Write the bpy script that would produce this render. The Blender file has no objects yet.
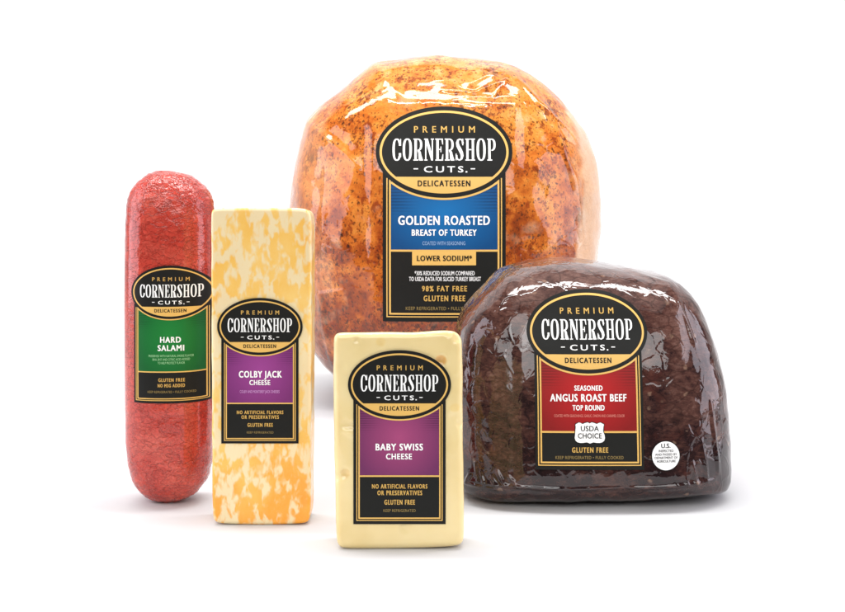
import bpy, bmesh, math, random
from mathutils import Vector, noise

S = bpy.context.scene
C = S.collection
PI = math.pi
random.seed(7)

# ------------------------------------------------------------------ camera
EYE, F, HORIZON, CX = 0.228, 1333.0, 170.0, 422.5     # metres, focal length in photo px, eye-level row, centre column
cam = bpy.data.cameras.new('camera')
cam.sensor_width = 36.0
cam.lens = F / 845.0 * 36.0
cam.shift_y = -(306.0 - HORIZON) / 845.0               # a level camera with a lens shift, as in product work
cam.clip_start, cam.clip_end = 0.01, 50.0
camo = bpy.data.objects.new('camera', cam)
C.objects.link(camo)
camo.location = (0, 0, EYE)
camo.rotation_euler = (PI / 2, 0, 0)
S.camera = camo

# ------------------------------------------------------------------ world and studio lamps
w = bpy.data.worlds.new('World')
S.world = w
w.use_nodes = True
w.node_tree.nodes['Background'].inputs[0].default_value = (1, 1, 1, 1)
w.node_tree.nodes['Background'].inputs[1].default_value = 0.12

def lamp(name, loc, target, sx, sy, radiance, col=(1, 1, 1)):
    l = bpy.data.lights.new(name, 'AREA')
    l.shape = 'RECTANGLE'
    l.size, l.size_y = sx, sy
    l.energy = radiance * sx * sy * PI
    l.color = col
    o = bpy.data.objects.new(name, l)
    C.objects.link(o)
    o.location = loc
    d = Vector(target) - Vector(loc)
    o.rotation_euler = d.to_track_quat('-Z', 'Y').to_euler()
    return o

lamp('overhead_softbox', (0, 1.0, 2.0), (0, 1.001, 0), 2.6, 2.2, 0.68)
lamp('top_strip_light', (-0.05, 0.92, 1.10), (0, 1.05, 0.2), 0.66, 0.05, 42.0)
lamp('side_softbox', (-1.10, 0.87, 0.50), (0, 0.92, 0.25), 0.85, 0.95, 4.4, (0.94, 0.89, 1))
lamp('side_softbox', (1.10, 0.87, 0.50), (0, 0.92, 0.25), 0.85, 0.95, 4.4, (0.94, 0.89, 1))
lamp('front_softbox', (-0.75, -0.45, 1.25), (0, 0.9, 0.1), 0.9, 0.7, 4.6)
lamp('front_softbox', (0.15, -0.85, 1.00), (0, 0.9, 0.15), 1.9, 0.8, 5.2)
lamp('background_light', (0, 1.2, 2.3), (0, 2.5, 0.7), 3.6, 0.5, 19.5)

S.view_settings.view_transform = 'Standard'
S.view_settings.look = 'None'
S.view_settings.exposure = -0.26
S.view_settings.gamma = 1.0
S.render.engine = 'CYCLES'
S.cycles.use_denoising = True
S.cycles.max_bounces = 8
S.cycles.sample_clamp_indirect = 4.0

# ------------------------------------------------------------------ helpers
def lin(r, g, b):
    f = lambda c: c / 12.92 if c <= 0.04045 else ((c + 0.055) / 1.055) ** 2.4
    return (f(r / 255), f(g / 255), f(b / 255), 1.0)

def wx(px, d): return (px - CX) * d / F
def wz(py, d): return EYE - (py - HORIZON) * d / F

class NT:
    """small node-tree writer"""
    def __init__(self, name):
        self.m = bpy.data.materials.new(name)
        self.m.use_nodes = True
        self.t = self.m.node_tree
        self.b = self.t.nodes['Principled BSDF']
    def n(self, typ, **kw):
        nd = self.t.nodes.new(typ)
        for k, v in kw.items():
            if k.startswith('i_'):
                nd.inputs[k[2:].replace('_', ' ')].default_value = v
            else:
                setattr(nd, k, v)
        return nd
    def link(self, a, b): self.t.links.new(a, b)
    def coords(self, scale=(1, 1, 1), loc=(0, 0, 0), rot=(0, 0, 0)):
        tc = self.n('ShaderNodeTexCoord')
        mp = self.n('ShaderNodeMapping')
        mp.inputs['Scale'].default_value = scale
        mp.inputs['Location'].default_value = loc
        mp.inputs['Rotation'].default_value = rot
        self.link(tc.outputs['Object'], mp.inputs['Vector'])
        return mp.outputs['Vector']
    def noise(self, vec, scale, detail=4, rough=0.5, dist=0.0):
        nd = self.n('ShaderNodeTexNoise')
        nd.inputs['Scale'].default_value = scale
        nd.inputs['Detail'].default_value = detail
        nd.inputs['Roughness'].default_value = rough
        nd.inputs['Distortion'].default_value = dist
        self.link(vec, nd.inputs['Vector'])
        return nd.outputs['Fac']
    def voro(self, vec, scale, feature='F1', rnd=1.0):
        nd = self.n('ShaderNodeTexVoronoi', feature=feature)
        nd.inputs['Scale'].default_value = scale
        nd.inputs['Randomness'].default_value = rnd
        self.link(vec, nd.inputs['Vector'])
        return nd
    def ramp(self, fac, stops, interp='LINEAR'):
        nd = self.n('ShaderNodeValToRGB')
        cr = nd.color_ramp
        cr.interpolation = interp
        while len(cr.elements) < len(stops): cr.elements.new(0.5)
        for e, (p, c) in zip(cr.elements, stops):
            e.position = p
            e.color = c if len(c) == 4 else (*c, 1)
        self.link(fac, nd.inputs['Fac'])
        return nd.outputs['Color']
    def mask(self, fac, a, b):
        nd = self.n('ShaderNodeMapRange', interpolation_type='SMOOTHSTEP')
        nd.inputs['From Min'].default_value = a
        nd.inputs['From Max'].default_value = b
        self.link(fac, nd.inputs['Value'])
        return nd.outputs['Result']
    def mix(self, fac, a, b, blend='MIX'):
        nd = self.n('ShaderNodeMix', data_type='RGBA', blend_type=blend)
        for sock, v in ((nd.inputs[0], fac), (nd.inputs[6], a), (nd.inputs[7], b)):
            if hasattr(v, 'is_output'): self.link(v, sock)
            else: sock.default_value = v
        return nd.outputs[2]
    def math(self, op, a, b=0.0, c=None):
        nd = self.n('ShaderNodeMath', operation=op)
        for i, v in enumerate((a, b) if c is None else (a, b, c)):
            if hasattr(v, 'is_output'): self.link(v, nd.inputs[i])
            else: nd.inputs[i].default_value = v
        return nd.outputs[0]
    def sep(self, vec):
        nd = self.n('ShaderNodeSeparateXYZ')
        self.link(vec, nd.inputs[0])
        return nd.outputs
    def warp(self, vec, scale, amount):
        nd = self.n('ShaderNodeTexNoise')
        nd.inputs['Scale'].default_value = scale
        nd.inputs['Detail'].default_value = 2
        self.link(vec, nd.inputs['Vector'])
        s = self.n('ShaderNodeVectorMath', operation='SUBTRACT')
        self.link(nd.outputs['Color'], s.inputs[0]); s.inputs[1].default_value = (.5, .5, .5)
        m = self.n('ShaderNodeVectorMath', operation='SCALE')
        self.link(s.outputs[0], m.inputs[0]); m.inputs['Scale'].default_value = amount
        a = self.n('ShaderNodeVectorMath', operation='ADD')
        self.link(vec, a.inputs[0]); self.link(m.outputs[0], a.inputs[1])
        return a.outputs[0]
    def bump(self, height, strength, dist, normal=None):
        nd = self.n('ShaderNodeBump')
        nd.inputs['Strength'].default_value = strength
        nd.inputs['Distance'].default_value = dist
        self.link(height, nd.inputs['Height'])
        if normal is not None: self.link(normal, nd.inputs['Normal'])
        return nd.outputs['Normal']
    def set(self, **kw):
        for k, v in kw.items():
            s = self.b.inputs[k.replace('_', ' ')]
            if hasattr(v, 'is_output'): self.link(v, s)
            else: s.default_value = v
        return self.m

def pmat(name, rgb, rough=0.45, spec=0.25):
    t = NT(name)
    return t.set(Base_Color=lin(*rgb), Roughness=rough, Specular_IOR_Level=spec)

def link_bm(name, bm, mat, parent=None, smooth=False):
    me = bpy.data.meshes.new(name)
    bm.normal_update()
    bm.to_mesh(me)
    bm.free()
    if smooth:
        me.polygons.foreach_set('use_smooth', [True] * len(me.polygons))
    me.materials.append(mat)
    o = bpy.data.objects.new(name, me)
    C.objects.link(o)
    if parent is not None: o.parent = parent
    return o

def thing(name, label, cat, loc):
    o = bpy.data.objects.new(name, None)
    o.empty_display_size = 0.02
    C.objects.link(o)
    o.location = loc
    o['label'], o['category'] = label, cat
    return o

# ------------------------------------------------------------------ the white sweep everything stands on
def build_sweep():
    prof = [(0.56, 0.0), (0.7, 0), (0.8, 0), (1.0, 0), (1.4, 0), (1.9, 0.0)]
    R = 0.7
    for i in range(1, 25):
        a = i / 24 * PI / 2
        prof.append((1.9 + R * math.sin(a), R - R * math.cos(a)))
    prof += [(2.6, 1.2), (2.6, 2.4)]
    bm = bmesh.new()
    rows = [[bm.verts.new((x, y, z)) for x in (-3, -1.5, 0, 1.5, 3)] for y, z in prof]
    for a, b in zip(rows, rows[1:]):
        for i in range(4): bm.faces.new((a[i], a[i + 1], b[i + 1], b[i]))
    t = NT('white_seamless')
    v = t.coords()
    m = t.set(Base_Color=t.ramp(t.noise(v, 3.0, 3), [(0.3, (.595, .595, .60)), (0.7, (.61, .61, .61))]),
              Roughness=0.6, Specular_IOR_Level=0.2)
    o = link_bm('floor', bm, m, smooth=True)
    o['kind'] = 'structure'
build_sweep()

# ------------------------------------------------------------------ body shapes
def interp_outline(pts, n, smooth):
    """closed outline (local metres) -> list of radii at n angles about the origin"""
    pol = sorted((math.atan2(z, x), math.hypot(x, z)) for x, z in pts)
    # densify along straight edges first
    dense = []
    k = len(pts)
    for i in range(k):
        (x0, z0), (x1, z1) = pts[i], pts[(i + 1) % k]
        for j in range(24):
            t = j / 24
            x, z = x0 + (x1 - x0) * t, z0 + (z1 - z0) * t
            dense.append((math.atan2(z, x), math.hypot(x, z)))
    dense.sort()
    ext = [(a - 2 * PI, r) for a, r in dense[-30:]] + dense + [(a + 2 * PI, r) for a, r in dense[:30]]
    out, j = [], 0
    for i in range(n):
        a = -PI + 2 * PI * i / n
        while ext[j + 1][0] < a: j += 1
        a0, r0 = ext[j]; a1, r1 = ext[j + 1]
        out.append(r0 + (r1 - r0) * (a - a0) / max(1e-9, a1 - a0))
    for _ in range(smooth):
        out = [(out[i - 1] + 2 * out[i] + out[(i + 1) % n]) / 4 for i in range(n)]
    return out

class Puffy:
    """a solid swelling out of a traced outline: superelliptic depth front and back"""
    def __init__(self, pts, D, n, NA=420, smooth=3):
        self.R = interp_outline(pts, NA, smooth)
        self.NA, self.D, self.n = NA, D, n
    def radius(self, a):
        f = (a + PI) / (2 * PI) * self.NA
        i = int(f) % self.NA
        t = f - int(f)
        return self.R[i] * (1 - t) + self.R[(i + 1) % self.NA] * t
    def front(self, x, z):
        s = min(0.999, math.hypot(x, z) / self.radius(math.atan2(z, x)))
        return -self.D * (1 - s ** self.n) ** (1 / self.n)
    def mesh(self, NR, disp, zmin):
        bm = bmesh.new()
        n = self.n
        for side in (-1, 1):
            rows = []
            for k in range(NR + 1):
                ph = PI / 2 * k / NR
                s = math.sin(ph) ** (2 / n) if n > 2.5 else math.sin(ph)
                s = 0.5 * s + 0.5 * math.sin(ph)
                yy = self.D * (1 - min(1, s) ** n) ** (1 / n)
                row = []
                if k == 0:
                    rows.append([bm.verts.new((0, side * yy, 0))]); continue
                for i in range(self.NA):
                    a = -PI + 2 * PI * i / self.NA
                    r = self.R[i] * s
                    row.append(bm.verts.new((r * math.cos(a), side * yy, r * math.sin(a))))
                rows.append(row)
            for i in range(self.NA):
                j = (i + 1) % self.NA
                f = (rows[0][0], rows[1][i], rows[1][j])
                bm.faces.new(f if side > 0 else f[::-1])
                for a, b in zip(rows[1:], rows[2:]):
                    f = (a[i], b[i], b[j], a[j])
                    bm.faces.new(f if side > 0 else f[::-1])
        bmesh.ops.remove_doubles(bm, verts=bm.verts, dist=1e-6)
        bmesh.ops.recalc_face_normals(bm, faces=bm.faces)
        bm.normal_update()
        moves = [(v, v.normal * disp(v.co)) for v in bm.verts]
        for v, d in moves: v.co += d
        for v in bm.verts:
            if v.co.z < zmin: v.co.z = zmin
        return bm

def ramp01(x): return 0 if x < 0 else 1 if x > 1 else x * x * (3 - 2 * x)

def shift(bm, dz):
    for v in bm.verts: v.co.z += dz
    return bm

# ------------------------------------------------------------------ label artwork
# every label is drawn in photo pixels (x right, y down), then laid on the package front.
def ellipse(cx, cy, a, b, n=96, t0=0.0, t1=2 * PI):
    return [(cx + a * math.cos(t0 + (t1 - t0) * i / n), cy + b * math.sin(t0 + (t1 - t0) * i / n)) for i in range(n)]
def rect(x0, y0, x1, y1): return [(x0, y0), (x1, y0), (x1, y1), (x0, y1)]

class Sheet:
    """flat artwork of one colour; each piece gets its own hair of height so nothing is coplanar"""
    def __init__(self, level):
        self.bm = bmesh.new()
        self.lv = self.bm.verts.layers.float.new('lv')
        self.level, self.k = level, 0
    def _h(self):
        self.k += 1
        return self.level + (self.k % 9) * 0.12
    def poly(self, pts):
        h = self._h()
        vs = [self.bm.verts.new((x, 0, -y)) for x, y in pts]
        for v in vs: v[self.lv] = h
        f = self.bm.faces.new(vs)
        bmesh.ops.triangulate(self.bm, faces=[f])
    def ring(self, outer, inner, closed=True):
        h = self._h()
        A = [self.bm.verts.new((x, 0, -y)) for x, y in outer]
        B = [self.bm.verts.new((x, 0, -y)) for x, y in inner]
        for v in A + B: v[self.lv] = h
        n = len(A)
        for i in range(n if closed else n - 1):
            j = (i + 1) % n
            self.bm.faces.new((A[i], A[j], B[j], B[i]))
    def frame(self, x0, y0, x1, y1, t):
        self.ring(rect(x0, y0, x1, y1), rect(x0 + t, y0 + t, x1 - t, y1 - t))
    def text(self, body, x0, y0, x1, y1, bold=0.0, space=1.0, xoff=0.0):
        """text whose capitals fill the box x0..x1, y0..y1"""
        cu = bpy.data.curves.new('lettering', 'FONT')
        cu.body = body
        cu.size = 1.0
        cu.space_character = space
        cu.resolution_u = 3
        ob = bpy.data.objects.new('lettering', cu)
        C.objects.link(ob)
        dg = bpy.context.evaluated_depsgraph_get()
        me = bpy.data.meshes.new_from_object(ob.evaluated_get(dg))
        bpy.data.objects.remove(ob)
        bpy.data.curves.remove(cu)
        xs = [v.co.x for v in me.vertices]
        # cap height is shared so that asterisks and commas do not squeeze a line
        caph = 0.729
        base = 0.0
        mnx, mxx = min(xs), max(xs)
        bx_ = bold * (y1 - y0) * 0.62
        by_ = bx_ * 0.45
        for ox, oy in (((-bx_, -by_), (bx_, -by_), (-bx_, by_), (bx_, by_)) if bold > 0 else ((0, 0),)):
            h = self._h()
            vs = []
            for v in me.vertices:
                X = x0 + bx_ + (v.co.x - mnx) / (mxx - mnx) * (x1 - x0 - 2 * bx_) + ox
                Y = y1 - by_ - (v.co.y - base) / caph * (y1 - y0 - 2 * by_) + oy
                nv = self.bm.verts.new((X, 0, -Y))
                nv[self.lv] = h
                vs.append(nv)
            for p in me.polygons:
                try: self.bm.faces.new([vs[i] for i in p.vertices])
                except ValueError: pass
        bpy.data.meshes.remove(me)
    def build(self, name, mat, parent, front, d, base, stepx, stepz, gap, unit):
        """cut finely, then lay on the package: front(x, z) is the package's own surface"""
        bm = self.bm
        xs = [v.co.x for v in bm.verts]; zs = [v.co.z for v in bm.verts]
        for step, lo, hi, ax in ((stepx, min(xs), max(xs), (1, 0, 0)), (stepz, min(zs), max(zs), (0, 0, 1))):
            if not step: continue
            p = math.floor(lo / step) * step + step
            while p < hi:
                co = (p, 0, 0) if ax[0] else (0, 0, p)
                bmesh.ops.bisect_plane(bm, geom=bm.verts[:] + bm.edges[:] + bm.faces[:], plane_co=co, plane_no=ax, dist=1e-5)
                p += step
        lv = bm.verts.layers.float['lv']
        for v in bm.verts:
            X = wx(v.co.x, d) - base[0]
            Z = wz(-v.co.z, d) - base[2]
            e = 0.0006
            y = front(X, Z)
            nx = (front(X + e, Z) - front(X - e, Z)) / (2 * e)
            nz = (front(X, Z + e) - front(X, Z - e)) / (2 * e)
            L = math.sqrt(1 + nx * nx + nz * nz)
            g = gap + v[lv] * unit
            v.co = Vector((X + nx / L * g, y - g / L, Z + nz / L * g))
        bm.normal_update()
        for f in bm.faces:
            if f.normal.y > 0: f.normal_flip()
        bm.verts.layers.float.remove(lv)
        return link_bm(name, bm, mat, parent, smooth=True)

def tall_serif(sh, x0, y0, x1, y1):
    """the tall condensed slab-serif capitals C O R N E R S H O P"""
    word = 'CORNERSHOP'
    W = 9.0                                            # letter box 9 x 21.6 units on a pitch of 10.25
    widths = {'C': 8.8, 'O': 9.2, 'R': 9.4, 'N': 9.6, 'E': 8.0, 'S': 8.2, 'H': 9.8, 'P': 8.6}
    gap = 1.5
    total = sum(widths[c] for c in word) + gap * (len(word) - 1)
    sx = (x1 - x0) / total
    sy = (y1 - y0) / 21.6
    def se(cx, cy, a, b, t0, t1, e=2.5, n=30):
        out = []
        for i in range(n + 1):
            t = t0 + (t1 - t0) * i / n
            c, s = math.cos(t), math.sin(t)
            out.append((cx + a * math.copysign(abs(c) ** (2 / e), c), cy + b * math.copysign(abs(s) ** (2 / e), s)))
        return out
    pen = 0.0
    ST, TH = 2.45, 1.05
    for ch in word:
        w_ = widths[ch]
        T = lambda pts, pen=pen: [(x0 + (pen + x) * sx, y1 - y * sy) for x, y in pts]
        P = lambda pts: sh.poly(T(pts))
        def serif(xa, xb, y): P(rect(xa, y, xb, y + TH))
        def stem(xa, xb, a=0, b=21.6): P(rect(xa, a, xb, b))
        if ch == 'O':
            o = se(w_ / 2, 10.8, w_ / 2, 11.0, 0, 2 * PI)[:-1]; i_ = se(w_ / 2, 10.8, w_ / 2 - ST, 9.7, 0, 2 * PI)[:-1]
            sh.ring(T(o), T(i_))
        elif ch == 'C':
            o = se(w_ / 2, 10.8, w_ / 2, 11.0, 0.62, 2 * PI - 0.62); i_ = se(w_ / 2, 10.8, w_ / 2 - ST + .1, 9.7, 0.62, 2 * PI - 0.62)
            sh.ring(T(o), T(i_), closed=False)
            P(rect(w_ - 2.3, 14.6, w_ - .1, 18.6)); P(rect(w_ - 2.3, 3.4, w_ - .1, 7.4)); P(rect(w_ - .9, 17.2, w_ - .1, 21.4))
        elif ch in 'RP':
            stem(1.0, 1.0 + ST); serif(0, 5.0, 0); serif(0, 5.4, 21.6 - TH)
            lo = 9.6
            cy, hh = (21.6 + lo) / 2, (21.6 - lo) / 2
            r = w_ - (0.5 if ch == 'R' else 0.1)
            o = se(4.2, cy, r - 4.2, hh, -PI / 2, PI / 2, 2.4, 20); i_ = se(4.2, cy, r - 4.2 - ST + .2, hh - TH, -PI / 2, PI / 2, 2.4, 20)
            sh.ring(T(o), T(i_), closed=False)
            if ch == 'R':
                P([(4.0, 9.6 + TH), (5.2, 9.6 + TH), (6.9, 9.2), (7.6, 7.6), (8.1, 1.4), (w_ + .2, 1.2), (w_ + .2, 0), (6.0, 0), (5.3, 1.2), (4.9, 7.6), (4.0, 9.6)])
        elif ch == 'N':
            stem(.9, .9 + TH * 1.1); stem(w_ - .9 - TH * 1.1, w_ - .9)
            P([(0.6, 21.6), (3.6, 21.6), (w_ - .9, 3.2), (w_ - .9, 0), (w_ - 2.6, 0)])
            serif(0, 3.2, 0); serif(-.1, 3.4, 21.6 - TH); serif(w_ - 3.0, w_ + .1, 21.6 - TH)
        elif ch == 'E':
            stem(1.0, 1.0 + ST); serif(0, w_ - .2, 0); serif(0, w_ - .4, 21.6 - TH); serif(3.8, 6.0, 10.4)
            P([(w_ - 1.3, 21.0), (w_ - .4, 21.0), (w_ - .2, 15.8), (w_ - .9, 15.8), (w_ - 1.9, 20.6)])
            P([(w_ - 1.3, .6), (w_ - .2, .6), (w_, 6.2), (w_ - .7, 6.2), (w_ - 1.9, 1.0)])
            P(rect(5.2, 8.2, 6.1, 13.8))
        elif ch == 'H':
            stem(1.0, 1.0 + ST - .2); stem(w_ - .8 - ST, w_ - 1.0); P(rect(3.6, 10.2, w_ - 3.6, 10.2 + TH))
            for xa in (0, w_ - 4.7):
                serif(xa, xa + 4.7, 0); serif(xa, xa + 4.7, 21.6 - TH)
        elif ch == 'S':
            path = [(7.3, 16.6, 1.0), (6.9, 19.0, .75), (5.6, 20.8, .65), (4.1, 21.1, .6), (2.4, 20.0, 1.0), (1.75, 17.4, 1.45), (2.3, 14.6, 1.6), (4.1, 11.2, 1.75),
                    (5.9, 7.6, 1.6), (6.5, 4.6, 1.45), (5.8, 1.8, 1.05), (4.1, .55, .6), (2.4, .9, .65), (1.2, 2.6, .75), (.8, 5.2, 1.0)]
            L, Rr = [], []
            for i, (x, y, h) in enumerate(path):
                a = path[max(0, i - 1)]; b = path[min(len(path) - 1, i + 1)]
                dx, dy = b[0] - a[0], b[1] - a[1]
                q = math.hypot(dx, dy)
                L.append((x - dy / q * h, y + dx / q * h)); Rr.append((x + dy / q * h, y - dx / q * h))
            sh.ring(T(L), T(Rr), closed=False)
            P(rect(w_ - 1.5, 15.0, w_ - .5, 21.4)); P(rect(0, .2, .9, 6.8))
        pen += w_ + gap

BLACK = pmat('black_ink', (31, 31, 29), 0.42, 0.12)
GOLD = pmat('gold_ink', (222, 178, 96), 0.4, 0.3)
GOLDTEXT = pmat('gold_lettering_ink', (205, 165, 88), 0.45, 0.2)
DIMGOLD = pmat('faint_gold_ink', (146, 125, 78), 0.5, 0.1)
WHITE = pmat('white_ink', (244, 244, 241), 0.45, 0.2)
PAPER = pmat('white_sticker', (246, 246, 244), 0.45, 0.2)

def panel_mat(name, mid, edge, cx, cz, rx, rz, ztop, stripe_dz):
    """printed colour field: lighter in its middle, with fine ruled lines in its upper corners"""
    t = NT(name)
    tc = t.coords()
    x, y, z = t.sep(tc)
    u = t.math('DIVIDE', t.math('SUBTRACT', x, cx), rx)
    v = t.math('DIVIDE', t.math('SUBTRACT', z, cz), rz)
    r = t.math('SQRT', t.math('ADD', t.math('MULTIPLY', u, u), t.math('MULTIPLY', v, v)))
    col = t.ramp(r, [(0.0, lin(*mid)), (1.0, lin(*edge))])
    st = t.math('GREATER_THAN', t.math('SINE', t.math('MULTIPLY', z, 2 * PI / stripe_dz)), 0.35)
    m1 = t.mask(z, ztop - stripe_dz * 9, ztop - stripe_dz * 4)
    m2 = t.mask(t.math('ABSOLUTE', u), 0.35, 0.8)
    k = t.math('MULTIPLY', t.math('MULTIPLY', st, m1), t.math('MULTIPLY', m2, 0.55))
    col = t.mix(k, col, tuple(c * 0.35 for c in lin(*edge)[:3]) + (1,))
    return t.set(Base_Color=col, Roughness=0.42, Specular_IOR_Level=0.2)

def make_label(root, front, d, base, cx, cy, s, half, bottom, panel_half, panel_bottom, mid, edge, white, gold, faint,
               tint, stepx=0, stepz=0, gap=0.0007, unit=0.00010, extra=None, tag=''):
    """cx, cy: centre of the oval; s: its scale; half, bottom: the black rectangle; all photo px"""
    lay = dict(front=front, d=d, base=base, stepx=stepx, stepz=stepz, gap=gap, unit=unit)
    a, b = 68 * s, 45.6 * s
    sh = Sheet(0)
    sh.poly(rect(cx - half, cy + 20 * s, cx + half, bottom))
    label = sh.build('label', BLACK, root, **lay)
    # ruled gold frame
    ti, to = max(1.0, 1.75 * s), max(0.7, 1.1 * s)
    g = Sheet(2.0)
    xi = panel_half + ti
    bi = bottom - (bottom - (bottom - 7.0 * s)) 
    top = cy + 26 * s
    def rail(x, t, yb):
        g.poly(rect(cx - x, top, cx - x + t, yb)); g.poly(rect(cx + x - t, top, cx + x, yb))
        g.poly(rect(cx - x + t, yb - t, cx + x - t, yb))
    rail(xi, ti, bi)
    rail(xi + ti * .9 + to, to, bi + ti * .9 + to)
    g.poly(rect(cx - panel_half, panel_bottom, cx + panel_half, panel_bottom + max(1.0, 2.0 * s)))
    # colour panel
    p = Sheet(1.0)
    p.poly(rect(cx - panel_half, top, cx + panel_half, panel_bottom))
    zt = wz(cy + 44 * s, d) - base[2]
    zb = wz(panel_bottom, d) - base[2]
    pm = panel_mat('printed_panel', mid, edge, wx(cx, d) - base[0], zb + (zt - zb) * 0.66, panel_half * d / F * 1.15, (zt - zb) * 0.85,
                   zt + 6 * s * d / F, 3.1 * s * d / F)
    p.build('colour_panel', pm, label, **lay)
    # oval badge
    o = Sheet(3.2)
    arc = [q for q in ellipse(cx, cy, a, b, 128)]
    o.poly(arc)
    badge = o.build('oval_badge', BLACK, label, **lay)
    n = 60
    # gold line that follows the badge across the panel's top
    tx = (panel_half + ti) / (a + 1.7 * s)
    t0 = math.acos(min(0.98, tx))
    A = ellipse(cx, cy, a + 2.0 * s, b + 2.0 * s, n, t0, PI - t0); B = ellipse(cx, cy, a - .5, b - .5, n, t0, PI - t0)
    g.ring(A, B, closed=False)
    g.build('gold_frame', GOLD, label, **lay)
    r = Sheet(4.4)
    r.ring(ellipse(cx, cy, a * .943, b * .905, 128), ellipse(cx, cy, a * .943 - 2.3 * s, b * .905 - 2.3 * s, 128))
    ia, ib = a * .943 - 2.1 * s, b * .905 - 2.1 * s
    ch = 24.8 * s
    t0 = math.asin(ch / ib)
    r.poly(ellipse(cx, cy, ia, ib, 48, t0, PI - t0) + [(cx - ia * math.cos(t0), cy + ch)])
    r.build('gold_ring', GOLD, label, **lay)
    def T(v): return cx + (v - 444) * s
    def U(v): return cy + (v - 152) * s
    k = Sheet(5.6)
    k.text('DELICATESSEN', T(417.8), U(180.0), T(469.9), U(186.2), 0.07, 1.3)
    k.build('black_lettering', BLACK, label, **lay)
    wt = Sheet(5.6)
    tall_serif(wt, T(392.8), U(139.0), T(495.2), U(160.8))
    wt.build('wordmark', WHITE, label, **lay)
    wt = Sheet(5.6)
    wt.text('CUTS', T(424.0), U(166.0), T(463.0), U(172.4), 0.045, 1.4)
    wt.poly(rect(T(413.8), U(168.4), T(418.2), U(169.4))); wt.poly(rect(T(470.2), U(168.4), T(474.6), U(169.4)))
    wt.poly(rect(T(465.2), U(171.2), T(466.8), U(172.6)))
    wt.build('tagline_lettering', WHITE, label, **lay)
    gt = Sheet(5.6)
    gt.text('PREMIUM', T(414), U(126.1), T(474.8), U(133.0), 0.035, 1.9)
    gt.build('heading_lettering', GOLDTEXT, label, **lay)
    wt = Sheet(5.6)
    for args in white: wt.text(*args)
    wt.build('product_name', WHITE, label, **lay)
    gt = Sheet(5.6)
    for args in gold: gt.text(*args)
    gt.build('claim_lettering', GOLDTEXT, label, **lay)
    if extra: extra(label, lay)
    if faint:
        f = Sheet(5.6)
        for args in faint: f.text(*args)
        f.build('care_lettering', DIMGOLD, label, **lay)
    if tint:
        f = Sheet(5.6)
        for args in tint[1]: f.text(*args)
        f.build('small_lettering', pmat('small_lettering_ink', tint[0], 0.5, 0.1), label, **lay)
    return label

def local_outline(px, d, base_x, zc):
    return [(wx(x, d) - base_x, wz(y, d) - zc) for x, y in px]

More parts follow.
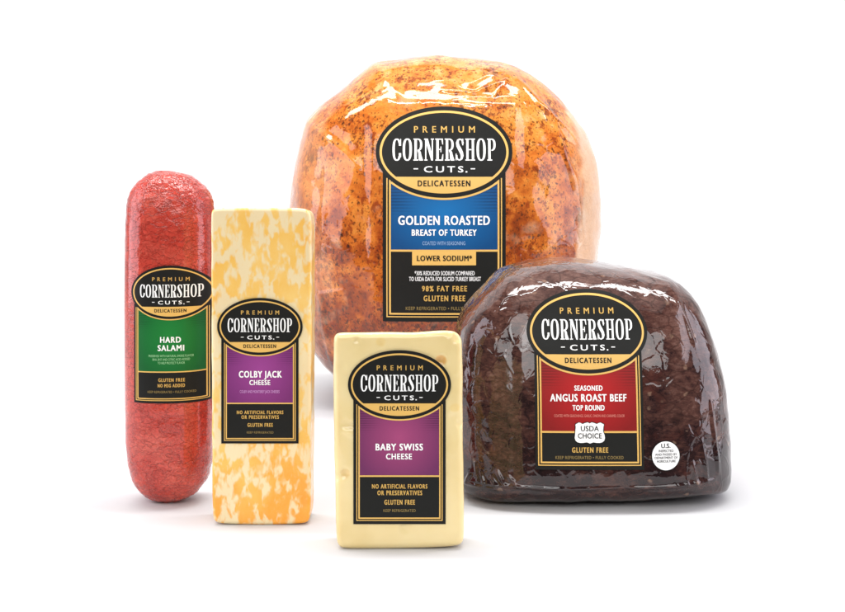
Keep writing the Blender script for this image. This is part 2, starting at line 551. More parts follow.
# ================================================================== salami
def salami():
    d = EYE * F / (500.5 - HORIZON)
    bx = wx(170, d)
    rows_l = [(170.2, 160.5), (171.2, 152), (174, 147), (181, 138), (189, 132.2), (197, 128.6), (205, 127.4), (220, 126.6), (240, 126), (300, 125.6), (360, 125.8),
              (400, 126.2), (440, 126.6), (462, 128.6), (478, 132.6), (487, 138), (493, 143.4), (497, 149), (499.6, 155), (500.6, 160)]
    rows_r = [(170.2, 165), (171, 178), (174, 190), (181, 200), (189, 208), (197, 212.2), (205, 213.6), (220, 214.2), (240, 214.4), (300, 214.6), (360, 214.4),
              (400, 214.2), (440, 213.8), (462, 212.4), (478, 208.6), (485, 203.5), (491, 198.4), (496, 192), (499.4, 184), (500.6, 176)]
    def at(tab, y):
        for (y0, x0), (y1, x1) in zip(tab, tab[1:]):
            if y <= y1: return x0 + (x1 - x0) * (y - y0) / (y1 - y0)
        return tab[-1][1]
    N = 2.3
    YK = 0.95
    H = (170.2, 500.6)
    def row(y):
        # light smoothing of the traced edge
        ys = [min(H[1], max(H[0], y + o)) for o in (-2, -1, 0, 1, 2)]
        l = sum(at(rows_l, q) for q in ys) / 5; r = sum(at(rows_r, q) for q in ys) / 5
        return (wx(l, d) - bx, wx(r, d) - bx)
    zt, zb = wz(H[0], d), wz(H[1], d)
    R0 = 44 * d / F
    def front(x, z):
        y = HORIZON + (EYE - min(max(z, zb), zt)) * F / d
        l, r = row(y)
        c, h = (l + r) / 2, (r - l) / 2
        u = min(0.998, abs((x - c) / h))
        return -h * YK * (1 - u ** N) ** (1 / N)
    bm = bmesh.new()
    NZ, NA = 420, 260
    rings = []
    for i in range(NZ + 1):
        t = i / NZ
        # rows bunch towards both ends
        y = H[0] + (H[1] - H[0]) * (0.5 - 0.5 * math.cos(PI * (0.12 * math.sin(2 * PI * t) * -0.9 + t)))
        l, r = row(y)
        z = wz(y, d)
        c, h = (l + r) / 2, max(1e-4, (r - l) / 2)
        ring = []
        for k in range(NA):
            a = 2 * PI * k / NA
            ca, sa = math.cos(a), math.sin(a)
            px = math.copysign(abs(ca) ** (2 / N), ca); py = math.copysign(abs(sa) ** (2 / N), sa)
            ring.append(bm.verts.new((c + h * px, h * YK * py, z)))
        rings.append(ring)
    for A, B in zip(rings, rings[1:]):
        for k in range(NA):
            j = (k + 1) % NA
            bm.faces.new((A[k], B[k], B[j], A[j]))
    bm.faces.new(rings[0]); bm.faces.new(rings[-1][::-1])
    bmesh.ops.recalc_face_normals(bm, faces=bm.faces)
    bm.normal_update()
    lx0, lx1, lz0, lz1 = wx(129, d) - bx, wx(211, d) - bx, wz(405, d), wz(264, d)
    mv = []
    for v in bm.verts:
        p = v.co
        q = 1.0
        if v.co.y < 0:
            e = max(lx0 - p.x, p.x - lx1, lz0 - p.z, p.z - lz1)
            q = ramp01(e / 0.004)
        ends = ramp01((abs(p.z - (zt + zb) / 2) - 0.055) / 0.05)
        n1 = noise.noise(Vector((p.x * 110, p.y * 110, p.z * 150)))
        n2 = noise.turbulence(Vector((p.x * 330, p.y * 330, p.z * 430)), 2, False)
        mv.append((v, v.normal * (q * (n1 * 0.00022 + n2 * 0.0001 * (.4 + 1.6 * ends) - .0002) * (0.7 + ends))))
    for v, m in mv:
        v.co += m
        if v.co.z < 0: v.co.z = 0
    zmin = min(v.co.z for v in bm.verts)
    shift(bm, -zmin)
    root = thing('salami_chub', 'tall round ended red salami chub standing upright with a green panelled label', 'salami', (bx, d, 0))
    t = NT('salami_casing')
    def crinkle(scale, seed, zk, detail, amt):
        vv = t.warp(t.coords((1, 1, zk), (seed, seed * 1.7, seed * .3)), 240, amt)
        return t.math('ABSOLUTE', t.math('SUBTRACT', t.noise(vv, scale, detail, .55), .5))      # 0 in the creases
    w1 = t.mask(crinkle(185, 1.0, 1.35, 3, .0018), .0, .10)
    w2 = t.mask(crinkle(270, 4.0, 1.3, 2, .0014), .0, .12)
    w3 = t.mask(crinkle(105, 9.0, 1.7, 2, .003), .0, .035)
    big = t.noise(t.coords(), 45, 5, 0.6)
    fine = t.noise(t.coords(), 520, 4, 0.65)
    col = t.ramp(big, [(0.28, lin(170, 52, 43)), (0.5, lin(192, 66, 53)), (0.72, lin(208, 92, 76))])
    col = t.mix(t.math('MULTIPLY', t.mask(fine, .5, .74), .35), col, lin(216, 122, 100))
    col = t.mix(t.math('MULTIPLY', t.math('SUBTRACT', 1.0, w3), .20), col, lin(128, 30, 26))
    col = t.mix(t.math('MULTIPLY', t.math('SUBTRACT', 1.0, w1), .12), col, lin(128, 30, 26))
    h = t.math('ADD', t.math('MULTIPLY', fine, .25), t.math('ADD', t.math('MULTIPLY', w1, .7), t.math('ADD', t.math('MULTIPLY', w2, .35), t.math('MULTIPLY', w3, .8))))
    skin = t.bump(h, 0.9, 0.0009)
    zends = t.mask(t.math('ABSOLUTE', t.math('SUBTRACT', t.sep(t.coords())[2], (zt + zb) / 2)), .068, .098)
    fh = t.math('ADD', t.math('MULTIPLY', t.noise(t.coords((1, 1, .7)), 200, 3, .5), .35), t.math('MULTIPLY', t.math('MULTIPLY', h, zends), .55))
    film = t.bump(t.math('ADD', fh, t.math('MULTIPLY', h, .12)), 0.40, 0.0006)
    m = t.set(Base_Color=col, Roughness=0.55, Specular_IOR_Level=0.0, Normal=skin, Coat_Weight=1.0, Coat_Roughness=0.04, Coat_IOR=1.5, Coat_Normal=film)
    link_bm('salami', bm, m, root, smooth=True)
    dl = d - R0 * YK
    white = [('HARD', 160.4, 336.4, 180.4, 342.6, .065, 1.17), ('SALAMI', 158, 344.6, 183.4, 350.8, .065, 1.17)]
    gold = [('GLUTEN FREE', 158.6, 378.0, 184, 381.7, .06, 1.28), ('NO MSG ADDED', 158, 383.6, 184, 387.2, .06, 1.28)]
    faint = [('KEEP REFRIGERATED \u2022 FULLY COOKED', 148, 390.6, 194, 393.0, 0.01, 1.1)]
    tint = ((150, 205, 150), [('PRESERVED WITH NATURAL SMOKE FLAVOR', 149, 354.6, 192, 357, .01), ('BHA, BHT AND CITRIC ACID ADDED', 153, 358.1, 188.5, 360.5, .01),
                              ('TO HELP PROTECT FLAVOR', 158, 361.6, 184, 364, .01)])
    fr = front
    make_label(root, fr, dl, (bx, d, 0), 170.2, 292.2, .588, 37, 403.4, 32.2, 371.4, (28, 124, 52), (18, 90, 42), white, gold, faint, tint,
               stepx=1.5, stepz=8, gap=0.0005, unit=0.00007)
salami()

# ================================================================== cheese slabs
class Slab:
    def __init__(self, px, d_front, D, bev, base_px, dents=(), wav=0.0, slope=0.0):
        """px: traced outline; d_front: distance of its front edge; D: half thickness; bev: rounding, metres"""
        self.d = d_front
        self.y = d_front + D
        self.bx = wx(base_px, d_front)
        self.D, self.bev, self.dents, self.wav, self.slope = D, bev, dents, wav, slope
        pts = [(wx(x, d_front) - self.bx, wz(y, d_front)) for x, y in px]
        for _ in range(3):
            q = []
            for i in range(len(pts)):
                (x0, z0), (x1, z1) = pts[i], pts[(i + 1) % len(pts)]
                q += [(x0 * .75 + x1 * .25, z0 * .75 + z1 * .25), (x0 * .25 + x1 * .75, z0 * .25 + z1 * .75)]
            pts = q
        L = [0.0]
        for i in range(len(pts)):
            (x0, z0), (x1, z1) = pts[i], pts[(i + 1) % len(pts)]
            L.append(L[-1] + math.hypot(x1 - x0, z1 - z0))
        N = 360
        out, j = [], 0
        for i in range(N):
            s = L[-1] * i / N
            while L[j + 1] < s: j += 1
            (x0, z0), (x1, z1) = pts[j], pts[(j + 1) % len(pts)]
            k = (s - L[j]) / max(1e-9, L[j + 1] - L[j])
            out.append((x0 + (x1 - x0) * k, z0 + (z1 - z0) * k))
        mz = min(z for x, z in out)
        self.out = [(x, z - mz) for x, z in out]
        self.cx = sum(x for x, z in self.out) / N; self.cz = sum(z for x, z in self.out) / N
    def dent(self, x, z):
        h = 0.0
        for px, py, r, dep in self.dents:
            X, Z, r = wx(px, self.d) - self.bx, wz(py, self.d), r * self.d / F
            q = ((x - X) ** 2 + (z - Z) ** 2) / (r * r)
            if q < 9: h += dep * math.exp(-q * q * .7)
        h += self.wav * (.5 + .5 * noise.noise(Vector((x * 38, 1.7, z * 30))))
        return h
    def front(self, x, z): return -self.D
    def mesh(self):
        N = len(self.out)
        def area_sign():
            return sum(self.out[i][0] * self.out[(i + 1) % N][1] - self.out[(i + 1) % N][0] * self.out[i][1] for i in range(N))
        sg = 1 if area_sign() > 0 else -1
        nr = []
        for i in range(N):
            a, b = self.out[i - 3], self.out[(i + 3) % N]
            dx, dz = b[0] - a[0], b[1] - a[1]
            L = math.hypot(dx, dz)
            nr.append((dz / L * sg, -dx / L * sg))
        bm = bmesh.new()
        rings = []
        def ring(ins, y):
            rings.append([bm.verts.new((x - nx * ins, y, z - nz * ins)) for (x, z), (nx, nz) in zip(self.out, nr)])
        NB = 10
        def interior(y, order):
            base = [(x - nx * self.bev, z - nz * self.bev) for (x, z), (nx, nz) in zip(self.out, nr)]
            ks = [1 - k / 34 for k in range(1, 34)]
            for k in (ks if order > 0 else ks[::-1]):
                rings.append([bm.verts.new((self.cx + (x - self.cx) * k, y, self.cz + (z - self.cz) * k)) for x, z in base])
        interior(-self.D, -1)
        for k in range(NB + 1):
            a = PI / 2 * k / NB
            ring(self.bev * (1 - math.sin(a)), -(self.D - self.bev) - self.bev * math.cos(a))
        for k in range(1, 12):
            ring(0, -(self.D - self.bev) + 2 * (self.D - self.bev) * k / 12)
        for k in range(NB + 1):
            a = PI / 2 * k / NB
            ring(self.bev * (1 - math.cos(a)), (self.D - self.bev) + self.bev * math.sin(a))
        interior(self.D, 1)
        for A, B in zip(rings, rings[1:]):
            for i in range(N):
                j = (i + 1) % N
                bm.faces.new((A[i], A[j], B[j], B[i]))
        for R_, y in ((rings[0], -self.D), (rings[-1], self.D)):
            c = bm.verts.new((self.cx, y, self.cz))
            for i in range(N): bm.faces.new((R_[i], R_[(i + 1) % N], c))
        bmesh.ops.recalc_face_normals(bm, faces=bm.faces)
        for v in bm.verts:
            if v.co.y < -self.D * .55:
                v.co.y += self.dent(v.co.x, v.co.z)
            v.co.z -= self.slope * ramp01((v.co.z - .02) / .06) * ramp01((v.co.y + self.D) / (2 * self.D)) ** .8
            n = noise.noise(Vector((v.co.x * 60, v.co.y * 90 + 5, v.co.z * 60)))
            edge = ramp01((self.D - abs(v.co.y)) / self.bev)
            v.co.x += n * .0004 * edge
            if v.co.z > .004: v.co.z += noise.noise(Vector((v.co.x * 50, v.co.y * 60, 9))) * .00015 * edge
        shift(bm, -min(v.co.z for v in bm.verts))
        return bm

def colby():
    d = EYE * F / (525.5 - HORIZON)
    px = [(212, 209.6), (216, 208.2), (225, 207.8), (245, 207.4), (270, 207.6), (290, 208), (303, 208.4), (308.5, 210.6), (311, 216), (311.6, 240), (311.4, 300),
          (311, 380), (310.6, 450), (310.4, 505), (310, 518), (308, 522.6), (303, 524.2), (285, 525.2), (260, 525.6), (235, 525), (220, 524.2), (214.5, 522.2), (212.4, 518), (212, 490), (211.8, 440),
          (211.4, 380), (211, 300), (210.6, 240), (210.6, 214)]
    s = Slab(px, d, .015, .0023, 261, dents=[(303, 501, 4, .0006)], wav=.00012, slope=.0015)
    root = thing('cheese_block', 'tall slim marbled orange and cream cheese block with a purple panelled label', 'cheese', (s.bx, s.y, 0))
    t = NT('marbled_cheese')
    c0 = t.coords((1, .6, .5), (0, 0, 0), (0, math.radians(14), 0))
    v = t.warp(c0, 130, .007)
    n1 = t.noise(v, 165, 2, .5, .3)
    n2 = t.noise(t.warp(t.coords((1, 1, .55), (5, 2, 1)), 100, .008), 260, 2, .5)
    f = t.math('ADD', t.math('MULTIPLY', n1, .75), t.math('MULTIPLY', n2, .25))
    zz = t.sep(t.coords())[2]
    low = t.mask(zz, .075, .0)
    f = t.math('ADD', f, t.math('MULTIPLY', low, .014))
    blot = t.mask(f, .425, .56)
    deep = t.noise(t.coords((1, 1, 1), (1, 4, 2)), 40, 3)
    orange = t.ramp(t.math('ADD', t.math('MULTIPLY', low, .45), deep), [(.35, lin(238, 198, 112)), (.6, lin(236, 184, 80)), (.95, lin(238, 158, 34))])
    cream = t.ramp(deep, [(.3, lin(233, 214, 170)), (.7, lin(229, 207, 160))])
    col = t.mix(blot, cream, orange)
    col = t.mix(t.math('MULTIPLY', t.noise(t.coords(), 900, 2), .08), col, lin(255, 240, 200))
    film = t.bump(t.noise(t.coords((1, 1, .4)), 90, 3), .10, .001)
    m = t.set(Base_Color=col, Roughness=.5, Specular_IOR_Level=.25, Coat_Weight=.55, Coat_Roughness=.12, Coat_Normal=film,
              Subsurface_Weight=.12, Subsurface_Radius=(1, .6, .3), Subsurface_Scale=.003)
    link_bm('cheese', s.mesh(), m, root, smooth=True)
    white = [('COLBY JACK', 239, 370.4, 282, 377.4, .065, 1.17), ('CHEESE', 249.5, 379.6, 270.4, 384.8, .065, 1.17)]
    gold = [('NO ARTIFICIAL FLAVORS', 237, 410.2, 283.5, 413.9, .06, 1.28), ('OR PRESERVATIVES', 241.6, 414.9, 279, 418.7, .06, 1.28), ('GLUTEN FREE', 247.6, 422.7, 273, 426.6, .06, 1.28)]
    faint = [('KEEP REFRIGERATED', 247, 431, 273.6, 433.3, .01, 1.1)]
    tint = ((205, 150, 205), [('COLBY AND MONTEREY JACK CHEESES', 240, 389.9, 279.6, 392.8, .01)])
    make_label(root, s.front, d, (s.bx, s.y, 0), 260, 326.4, .628, 38.6, 443.4, 33, 402.6, (150, 66, 138), (114, 46, 106), white, gold, faint, tint, gap=.0005, unit=.00006)
colby()

def swiss():
    d = EYE * F / (550.4 - HORIZON)
    px = [(333.4, 338), (335.6, 334), (340, 332.4), (360, 332.6), (380, 332.2), (395, 332.2), (410, 332.5), (425, 331.6), (440, 330.6), (450, 330.8), (456, 332), (460.6, 336.4),
          (462.6, 343), (463, 380), (462.8, 420), (463.4, 460), (464.2, 500), (464.6, 530), (464, 540), (462.4, 545), (457.5, 547.6), (440, 549), (420, 549.8), (395, 550.3), (370, 550.5), (346, 550.4), (340, 549),
          (336.6, 545), (335.4, 536), (335.2, 500), (334.6, 475), (334, 455), (333.4, 420), (333, 380), (333, 350)]
    dents = [(356, 341, 3.0, .0009), (381, 344, 3.0, .0008), (441, 361, 4.4, .0016), (457, 338, 4, .0014), (449, 334, 3, .0006), (357, 344, 2.2, -.0006), (403, 527, 3, .0007), (345, 431, 2.6, -.0008), (352, 426, 2.6, .0008), (459, 424, 3, .0010), (344, 474, 4.5, .0012), (337, 478, 4, .001), (350, 433, 4, -.0006),
             (346, 425, 5, .0005), (455, 418, 5, .0006), (452, 411, 3, -.0005), (405, 529, 6, .0005), (342, 366, 5, .0004), (458, 380, 5, .0005)]
    s = Slab(px, d, .0145, .0042, 399, dents=dents, wav=.0005, slope=.0048)
    root = thing('cheese_block', 'short plain pale yellow cheese block with small eye holes and a mauve panelled label', 'cheese', (s.bx, s.y, 0))
    t = NT('swiss_cheese')
    c = t.coords()
    big = t.noise(c, 30, 3)
    col = t.ramp(big, [(.3, lin(221, 196, 134)), (.5, lin(229, 206, 147)), (.72, lin(233, 212, 157))])
    x, y, z = t.sep(c)
    def spot(px_, py_, r, colr, col, amt):
        X, Z = wx(px_, d) - s.bx, wz(py_, d)
        dx = t.math('SUBTRACT', x, X); dz = t.math('SUBTRACT', z, Z)
        q = t.math('SQRT', t.math('ADD', t.math('MULTIPLY', dx, dx), t.math('MULTIPLY', dz, dz)))
        q = t.math('ADD', q, t.math('MULTIPLY', t.math('SUBTRACT', t.noise(c, 300, 2), .5), .0018))
        return t.mix(t.math('MULTIPLY', t.mask(q, r * d / F, r * d / F * .55), amt), col, colr)
    col = spot(441, 360.5, 7, lin(226, 172, 92), col, .9)
    col = spot(345, 474, 6, lin(214, 178, 108), col, .6)
    col = spot(381, 342, 6, lin(232, 200, 122), col, .5)
    col = spot(455, 408, 6, lin(230, 198, 122), col, .5)
    film = t.bump(t.math('ADD', t.noise(t.coords((1, 1, .7)), 75, 3, .5), t.math('MULTIPLY', t.mask(t.noise(t.coords((1, 1, 1), (4, 1, 8)), 130, 2), .60, .72), .22)), .4, .0022)
    m = t.set(Base_Color=col, Roughness=.5, Specular_IOR_Level=.25, Coat_Weight=.9, Coat_Roughness=.05, Coat_Normal=film,
              Subsurface_Weight=.15, Subsurface_Radius=(1, .7, .35), Subsurface_Scale=.004)
    link_bm('cheese', s.mesh(), m, root, smooth=True)
    white = [('BABY SWISS', 375.6, 443.0, 423, 450.2, .065, 1.17), ('CHEESE', 386, 453.0, 412, 459.1, .065, 1.17)]
    gold = [('NO ARTIFICIAL FLAVORS', 372, 483.7, 427.4, 488.3, .06, 1.28), ('OR PRESERVATIVES', 377.4, 490, 422.2, 494.9, .06, 1.28), ('GLUTEN FREE', 384.4, 499.2, 415, 504.4, .06, 1.28)]
    faint = [('KEEP REFRIGERATED', 383.5, 508.7, 415.6, 511.7, .01, 1.1)]
    make_label(root, s.front, d, (s.bx, s.y, 0), 399.5, 384.5, .757, 46.1, 524, 39.7, 475.2, (160, 70, 114), (106, 46, 88), white, gold, faint, None, gap=.0005, unit=.00006)
swiss()

# ================================================================== turkey
def ridge(p, a, b, wdt):
    """falloff about the segment a-b in the x-z plane"""
    ax, az = a; bx_, bz = b
    dx, dz = bx_ - ax, bz - az
    L2 = dx * dx + dz * dz
    t = max(0, min(1, ((p.x - ax) * dx + (p.z - az) * dz) / L2))
    q = math.hypot(p.x - ax - dx * t, p.z - az - dz * t) / wdt
    return math.exp(-q * q) * (math.sin(PI * min(1, max(0, t))) ** .5 if 0 < t < 1 else 0)

def turkey():
    d = EYE * F / (400 - HORIZON)
    px = [(293, 162), (298, 140), (304, 119), (318, 104), (332, 93), (345, 83), (360, 70), (370, 61), (377, 58.4), (395, 57.4), (410, 55.4), (425, 53), (438, 51.6), (450, 53), (465, 54),
          (485, 56), (500, 58.6), (515, 63), (530, 71), (545, 82), (560, 95.5), (575, 113), (587, 130), (594, 147), (599, 164), (602.6, 185), (603.4, 205), (602.6, 225), (600.8, 245), (598, 268), (595, 300),
          (588, 334), (576, 364), (556, 383), (530, 394), (495, 400), (450, 402), (400, 401), (365, 393), (345, 384.5), (332, 375.5), (323, 367), (316, 358), (310, 349), (303, 340), (296, 315), (290, 285), (287, 255), (286.6, 225),
          (287.4, 205), (289.4, 182)]
    cxp, cyp = 445, 232
    bx, zc = wx(cxp, d), wz(cyp, d)
    body = Puffy(local_outline(px, d, bx, zc), .135, 2.7, NA=560, smooth=2)
    m_ = d + .02
    dl = m_ - .122
    L = (wx(374, dl) - bx, wx(514, dl) - bx, wz(325, dl) - zc, wz(103, dl) - zc)
    def P(x, y, dd=d - .1): return (wx(x, dd) - bx, wz(y, dd) - zc)
    folds = [(P(468, 92), P(512, 74), .0016, .0016), (P(490, 100), P(510, 74), .0016, .0014), (P(470, 80), P(500, 66), .0014, .0011), (P(520, 70), P(590, 150), .003, .0016),
             (P(304, 120), P(360, 165), .003, .0012), (P(372, 60), P(405, 98), .003, .0012), (P(440, 86), P(500, 92), .002, .0010), (P(545, 84), P(580, 190), .003, .0018),
             (P(310, 260), P(330, 380), .003, .0014), (P(296, 300), P(345, 290), .0025, .0010), (P(575, 150), P(590, 250), .004, .0018), (P(325, 150), P(318, 290), .004, .0013)]
    def disp(p):
        q = 1.0
        if p.y < 0:
            q = ramp01(max(L[0] - p.x, p.x - L[1], L[2] - p.z, p.z - L[3]) / .012)
        r = math.hypot(p.x, p.z) / body.radius(math.atan2(p.z, p.x))
        lump = noise.noise(p * 22) * .0032 * (1 - ramp01((r - .9) / .1) * .7) + noise.noise(p * 60) * .0006 - .0018
        fo = 0.0
        if p.y < .02:
            for a, b, wd, hh in folds: fo += ridge(p, a, b, wd) * hh
        return q * (lump + fo)
    bm = body.mesh(190, disp, -10)
    zmin = min(v.co.z for v in bm.verts)
    for v in bm.verts:
        v.co.z = max(v.co.z, zmin + .0016)
    shift(bm, -(zmin + .0016))
    zoff = -(zmin + .0016)
    bz = zc
    root = thing('turkey_breast', 'large golden brown roasted turkey breast in clear film with a blue panelled label', 'turkey', (bx, m_, 0))
    t = NT('roasted_turkey')
    c = t.coords()
    x, y, z = t.sep(c)
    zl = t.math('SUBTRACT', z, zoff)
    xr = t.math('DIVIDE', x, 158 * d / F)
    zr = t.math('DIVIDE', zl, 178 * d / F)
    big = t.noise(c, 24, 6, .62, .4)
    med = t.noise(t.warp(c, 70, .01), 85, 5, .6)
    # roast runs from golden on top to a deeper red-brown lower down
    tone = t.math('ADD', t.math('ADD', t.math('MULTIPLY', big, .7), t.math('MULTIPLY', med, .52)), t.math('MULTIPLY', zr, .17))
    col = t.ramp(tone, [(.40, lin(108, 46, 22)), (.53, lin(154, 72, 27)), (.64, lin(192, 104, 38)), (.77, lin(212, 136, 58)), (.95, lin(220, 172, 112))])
    # rubbed-in spice: three sizes of dark specks and some rusty ones
    dens = t.noise(t.coords((1, 1, 1), (3, 7, 1)), 30, 3)
    lowd = t.mask(zr, .3, -.7)
    def specks(scale, size, dark, amt, seed, col):
        vv = t.warp(t.coords((1, 1, .8), (seed, seed * 2, 0)), 260, .004)
        vo = t.voro(vv, scale)
        rnd = t.sep(vo.outputs['Color'])[0]
        keep = t.mask(t.math('ADD', rnd, t.math('ADD', t.math('MULTIPLY', t.math('SUBTRACT', dens, .5), .9), t.math('MULTIPLY', lowd, .18))), amt, amt + .08)
        dot = t.mask(vo.outputs['Distance'], size, size * .45)
        return t.mix(t.math('MULTIPLY', t.math('MULTIPLY', keep, dot), .72), col, dark)
    def grit(scale, lo, hi, dark, amt, seed, col):
        nz = t.noise(t.warp(t.coords((1, 1, .8), (seed, 2 * seed, seed)), 180, .004), scale, 3, .62)
        f = t.math('ADD', nz, t.math('ADD', t.math('MULTIPLY', t.math('SUBTRACT', dens, .5), .42), t.math('MULTIPLY', lowd, .045)))
        return t.mix(t.math('MULTIPLY', t.mask(f, lo, hi), amt), col, dark)
    col = grit(150, .53, .66, lin(128, 50, 22), .8, 1.3, col)
    col = grit(330, .585, .67, lin(98, 48, 26), .75, 2.6, col)
    col = grit(240, .635, .70, lin(64, 36, 24), .8, 4.1, col)
    col = specks(200, .34, lin(52, 32, 26), .60, 5.7, col)
    col = specks(380, .40, lin(74, 40, 26), .52, 8.7, col)
    # pale bare flesh at the right flank and patches under the film at the left
    pv = t.math('ADD', t.math('ADD', xr, t.math('MULTIPLY', t.math('SUBTRACT', t.noise(t.coords((1, 1, .6)), 30, 4), .5), .28)), t.math('MULTIPLY', zr, .06))
    flank = t.math('MULTIPLY', t.mask(pv, .79, .845), t.mask(y, .05, -.02))
    col = t.mix(t.math('MULTIPLY', flank, .85), col, t.ramp(med, [(.3, lin(204, 170, 134)), (.7, lin(216, 194, 166))]))
    rim = t.mask(t.math('ADD', t.math('ABSOLUTE', xr), t.math('MULTIPLY', t.math('SUBTRACT', big, .5), .6)), .66, .80)
    col = t.mix(t.math('MULTIPLY', rim, .38), col, lin(212, 160, 124))
    patch = t.mask(t.noise(t.coords((1, 1, 1), (8, 3, 5)), 26, 3), .62, .72)
    col = t.mix(t.math('MULTIPLY', patch, .30), col, lin(216, 178, 142))
    grain = t.math('ADD', med, t.math('MULTIPLY', t.noise(c, 420, 4, .65), .5))
    meat = t.bump(grain, .9, .0016)
    wv = t.warp(t.coords((1, 1, 1.3)), 28, .03)
    cr = t.voro(wv, 34, 'DISTANCE_TO_EDGE').outputs['Distance']
    crk = t.mask(cr, .10, .0)
    film = t.bump(t.math('ADD', t.math('MULTIPLY', crk, .22), t.math('ADD', t.noise(t.coords((1, 1, 1.6)), 40, 3, .45), t.math('MULTIPLY', t.noise(c, 260, 3), .13))), .14, .0024)
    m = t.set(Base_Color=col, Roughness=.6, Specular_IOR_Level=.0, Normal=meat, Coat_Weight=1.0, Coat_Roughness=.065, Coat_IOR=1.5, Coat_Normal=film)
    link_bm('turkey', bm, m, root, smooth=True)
    fr = lambda X, Z: body.front(X, Z - zc)
    white = [('GOLDEN ROASTED', 398.5, 214.7, 489.1, 224.3, .06, 1.15), ('BREAST OF TURKEY', 411.9, 228.4, 476, 234.9, .06, 1.15),
             ]
    gold = [('98% FAT FREE', 422, 284.3, 466.6, 290, .06, 1.28), ('GLUTEN FREE', 423.6, 293.8, 464.8, 299.8, .06, 1.28)]
    faint = [('KEEP REFRIGERATED \u2022 FULLY COOKED', 406, 305.2, 482, 308.8, .01, 1.1)]
    tint = ((140, 170, 205), [('COATED WITH SEASONING', 422.5, 240.3, 464.8, 244.2, .012, 1.0)])
    def extra(label, lay):
        g = Sheet(4.0)
        g.poly(rect(412.3, 250.4, 475.4, 264.2))
        g.build('gold_banner', GOLD, label, **lay)
        k = Sheet(5.6)
        k.text('*30% REDUCED SODIUM COMPARED', 414.8, 269.7, 474, 274.1, .02, 1.05)
        k.text('TO USDA DATA FOR SLICED TURKEY BREAST', 409.3, 275.4, 480.3, 279.8, .02, 1.05)
        k.build('footnote_lettering', WHITE, label, **lay)
        k = Sheet(5.6)
        k.text('LOWER SODIUM*', 417, 254.3, 471.5, 260, .07, 1.15)
        k.build('banner_lettering', BLACK, label, **lay)
    make_label(root, fr, dl, (bx, m_, 0), 444, 152, 1.0, 60.9, 320.6, 52.8, 248.8, (18, 108, 170), (10, 68, 118), white, gold, faint, tint,
               stepx=4, stepz=4, gap=.0006, unit=.0001, extra=extra)
turkey()

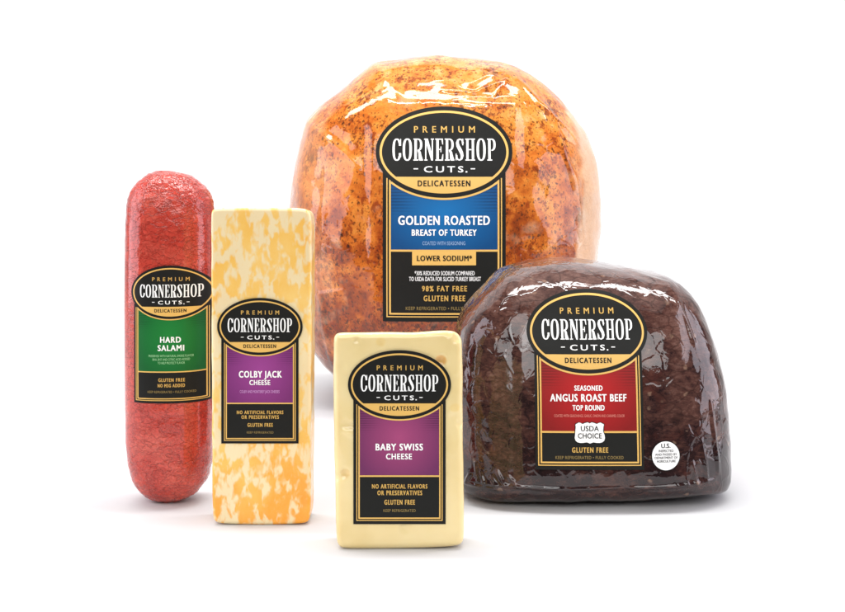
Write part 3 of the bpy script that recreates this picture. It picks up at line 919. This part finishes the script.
# ================================================================== roast beef
def beef():
    d = EYE * F / (495.5 - HORIZON)
    px = [(456, 338), (459, 325), (466, 312), (476, 300), (487, 288.6), (498, 277), (505, 271), (520, 266.4), (540, 261.6), (556, 259.2), (572, 258.6), (590, 261.4), (610, 264.6), (640, 269), (660, 272.6),
          (671, 274.6), (685, 281.6), (697, 292), (704, 301), (710, 315), (717, 334), (722, 351), (726.4, 372), (729, 390), (731.4, 412), (732.6, 440), (732.4, 465), (731, 478), (728, 485.4), (721, 489.4), (700, 491.6),
          (670, 493.4), (640, 494.8), (590, 496), (540, 496.8), (500, 497), (480, 495.6), (468, 492), (458, 486), (453, 474), (451, 450), (450, 400), (452, 362)]
    cxp, cyp = 592, 446
    bx, zc = wx(cxp, d), wz(cyp, d)
    body = Puffy(local_outline(px, d, bx, zc), .080, 3.6, NA=560, smooth=1)
    m_ = d + .036
    dl = m_ - .078
    L = (wx(524, dl) - bx, wx(683, dl) - bx, wz(472, dl) - zc, wz(290, dl) - zc)
    def P(x, y, dd=d - .05): return (wx(x, dd) - bx, wz(y, dd) - zc)
    folds = [(P(470, 478), P(466, 492), .001, .0016), (P(479, 474), P(486, 490), .001, .0014), (P(490, 478), P(500, 492), .0011, .0016), (P(463, 490), P(500, 491), .0012, .0015), (P(464, 486), P(560, 488), .0013, .0012), (P(530, 489), P(650, 487), .0015, .0009), (P(630, 488), P(724, 483), .0013, .0012), (P(474, 466), P(478, 486), .0009, .0013), (P(496, 470), P(506, 488), .0010, .0015), (P(508, 476), P(520, 489), .0010, .0012), (P(706, 440), P(712, 484), .0012, .0013), (P(685, 470), P(690, 487), .0010, .0011), (P(688, 300), P(704, 350), .0014, .0013),
             (P(694, 460), P(700, 488), .0012, .0014), (P(500, 276), P(560, 268), .0012, .0008), (P(640, 272), P(690, 290), .0014, .0010), (P(505, 276), P(483, 300), .0014, .0010), (P(718, 400), P(726, 480), .0015, .0014)]
    LEAN = 0.11
    def disp(p):
        q = 1.0
        if p.y < 0:
            q = ramp01(max(L[0] - p.x, p.x - L[1], L[2] - p.z, p.z - L[3]) / .008)
        lump = noise.noise(p * 26) * .0016 + noise.noise(p * 75) * .00045 - .001
        fo = 0.0
        if p.y < .02:
            for a, b, wd, hh in folds: fo += ridge(p, a, b, wd) * hh
        return q * (lump + fo)
    bm = body.mesh(180, disp, -10)
    zmin = min(v.co.z for v in bm.verts) + .0022
    for v in bm.verts: v.co.z = max(v.co.z, zmin)
    shift(bm, -zmin)
    for v in bm.verts: v.co.y += LEAN * (v.co.z - .07)
    zoff = -zmin
    root = thing('roast_beef', 'dark brown roast beef half round in shiny clear film with a red panelled label', 'roast beef', (bx, m_, 0))
    t = NT('beef_crust')
    c = t.coords()
    x, y, z = t.sep(c)
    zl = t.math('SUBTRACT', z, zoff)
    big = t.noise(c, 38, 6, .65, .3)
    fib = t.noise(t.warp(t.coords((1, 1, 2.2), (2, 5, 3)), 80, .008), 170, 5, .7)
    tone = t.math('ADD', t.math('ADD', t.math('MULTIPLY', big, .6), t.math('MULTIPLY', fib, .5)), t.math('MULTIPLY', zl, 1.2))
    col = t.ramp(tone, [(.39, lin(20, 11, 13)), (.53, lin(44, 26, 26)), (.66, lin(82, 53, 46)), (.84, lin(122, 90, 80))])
    red = t.mask(t.noise(t.coords((1, 1, 1), (4, 4, 9)), 45, 4), .56, .70)
    col = t.mix(t.math('MULTIPLY', red, .3), col, lin(104, 54, 42))
    vo = t.voro(t.warp(t.coords((1, 1, 1.2), (7, 1, 2)), 200, .005), 120)
    keep = t.mask(t.sep(vo.outputs['Color'])[0], .80, .86)
    fleck = t.math('MULTIPLY', keep, t.mask(vo.outputs['Distance'], .3, .12))
    col = t.mix(t.math('MULTIPLY', fleck, .34), col, lin(176, 142, 118))
    cv = t.voro(t.warp(t.coords((1, 1, 1.8), (1, 1, 6)), 60, .012), 48, 'DISTANCE_TO_EDGE').outputs['Distance']
    col = t.mix(t.math('MULTIPLY', t.mask(cv, .05, 0), .45), col, lin(30, 16, 15))
    meat = t.bump(t.math('ADD', fib, t.math('MULTIPLY', t.noise(c, 520, 4, .7), .5)), 1.0, .0016)
    wr = t.voro(t.warp(t.coords((1, 1, .8), (3, 3, 3)), 55, .014), 75, 'DISTANCE_TO_EDGE').outputs['Distance']
    film = t.bump(t.math('ADD', t.math('MULTIPLY', t.mask(wr, .12, 0), .35), t.math('ADD', t.math('MULTIPLY', t.noise(c, 90, 3, .5), .8), t.math('MULTIPLY', t.noise(c, 420, 3), .16))), .21, .0015)
    m = t.set(Base_Color=col, Roughness=.55, Specular_IOR_Level=.0, Normal=meat, Coat_Weight=1.0, Coat_Roughness=.03, Coat_IOR=1.55, Coat_Normal=film)
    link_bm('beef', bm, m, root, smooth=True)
    fr = lambda X, Z: body.front(X, Z - zc) + LEAN * (Z - .07)
    white = [('SEASONED', 574.1, 385.3, 602.3, 390.6, .06, 1.15), ('ANGUS ROAST BEEF', 549.9, 393.5, 626, 401.1, .06, 1.15), ('TOP ROUND', 572, 404.3, 604, 409.8, .06, 1.15)]
    gold = [('GLUTEN FREE', 571, 445.5, 607, 450.9, .06, 1.28)]
    faint = [('KEEP REFRIGERATED \u2022 FULLY COOKED', 554.6, 454, 622, 457.2, .01, 1.1)]
    tint = ((216, 130, 118), [('COATED WITH SEASONINGS, GARLIC, ONION AND CARAMEL COLOR', 553.7, 413.6, 623.8, 416.4, .01)])
    def extra(label, lay):
        def shield(g, grow):
            pts = []
            half = [(0, -9.2), (2.0, -10.2), (4.6, -9.6), (7.0, -8.6), (9.4, -9.8), (11.0, -10.0), (12.2, -9.2), (13.8, -8.6), (14.2, -7.4), (13.2, -5.6), (12.8, -3.4), (13.4, -1.0), (14.6, 2.0), (15.0, 5.0),
                    (14.2, 7.6), (12.2, 9.2), (9.4, 9.8), (6.0, 9.6), (3.4, 9.2), (1.6, 9.6), (0, 10.4)]
            full = half + [(-x_, y_) for x_, y_ in half[-2:0:-1]]
            for x_, y_ in full:
                q = math.hypot(x_, y_)
                pts.append((588.9 + x_ * (1 + grow / q), 431.7 + y_ * (1 + grow / q)))
            g.poly(pts)
        b_ = Sheet(3.4); shield(b_, .8)
        b_.build('shield_outline', BLACK, label, **lay)
        g = Sheet(4.2); shield(g, 0)
        g.build('grade_shield', PAPER, label, **lay)
        k = Sheet(5.6)
        k.text('USDA', 580.0, 424.7, 598.0, 430.0, .03, 1.05)
        k.text('CHOICE', 577.0, 431.8, 600.8, 437.1, .03, 1.05)
        k.build('shield_lettering', BLACK, label, **lay)
    make_label(root, fr, dl, (bx, m_, 0), 588.7, 333.3, .893, 53.8, 467.6, 47.2, 430, (184, 30, 32), (128, 22, 22), white, gold, faint, tint,
               stepx=4, stepz=4, gap=.0006, unit=.00009, extra=extra)
    lay = dict(front=fr, d=dl, base=(bx, m_, 0), stepx=3, stepz=3, gap=.0006, unit=.00009)
    s0 = Sheet(0); s0.poly(ellipse(664.4, 454.4, 14.6, 14.9, 64))
    seal = s0.build('inspection_sticker', BLACK, root, **lay)
    s1 = Sheet(1.5); s1.poly(ellipse(664.4, 454.4, 13.8, 14.0, 64))
    s1.build('sticker_face', PAPER, seal, **lay)
    s2 = Sheet(3.0)
    for body_, x0, y0, x1, y1, bo in (('U.S.', 659.8, 442.2, 669.2, 446.8, .05), ('INSPECTED', 657.2, 448.4, 672.2, 450.8, .03), ('AND PASSED BY', 653.6, 451.8, 675.6, 454.2, .03),
                                      ('DEPARTMENT OF', 653.2, 455.0, 676.2, 457.4, .03), ('AGRICULTURE', 655.0, 458.4, 674.2, 460.8, .03)):
        s2.text(body_, x0, y0, x1, y1, bo)
    s2.build('black_lettering', BLACK, seal, **lay)
beef()
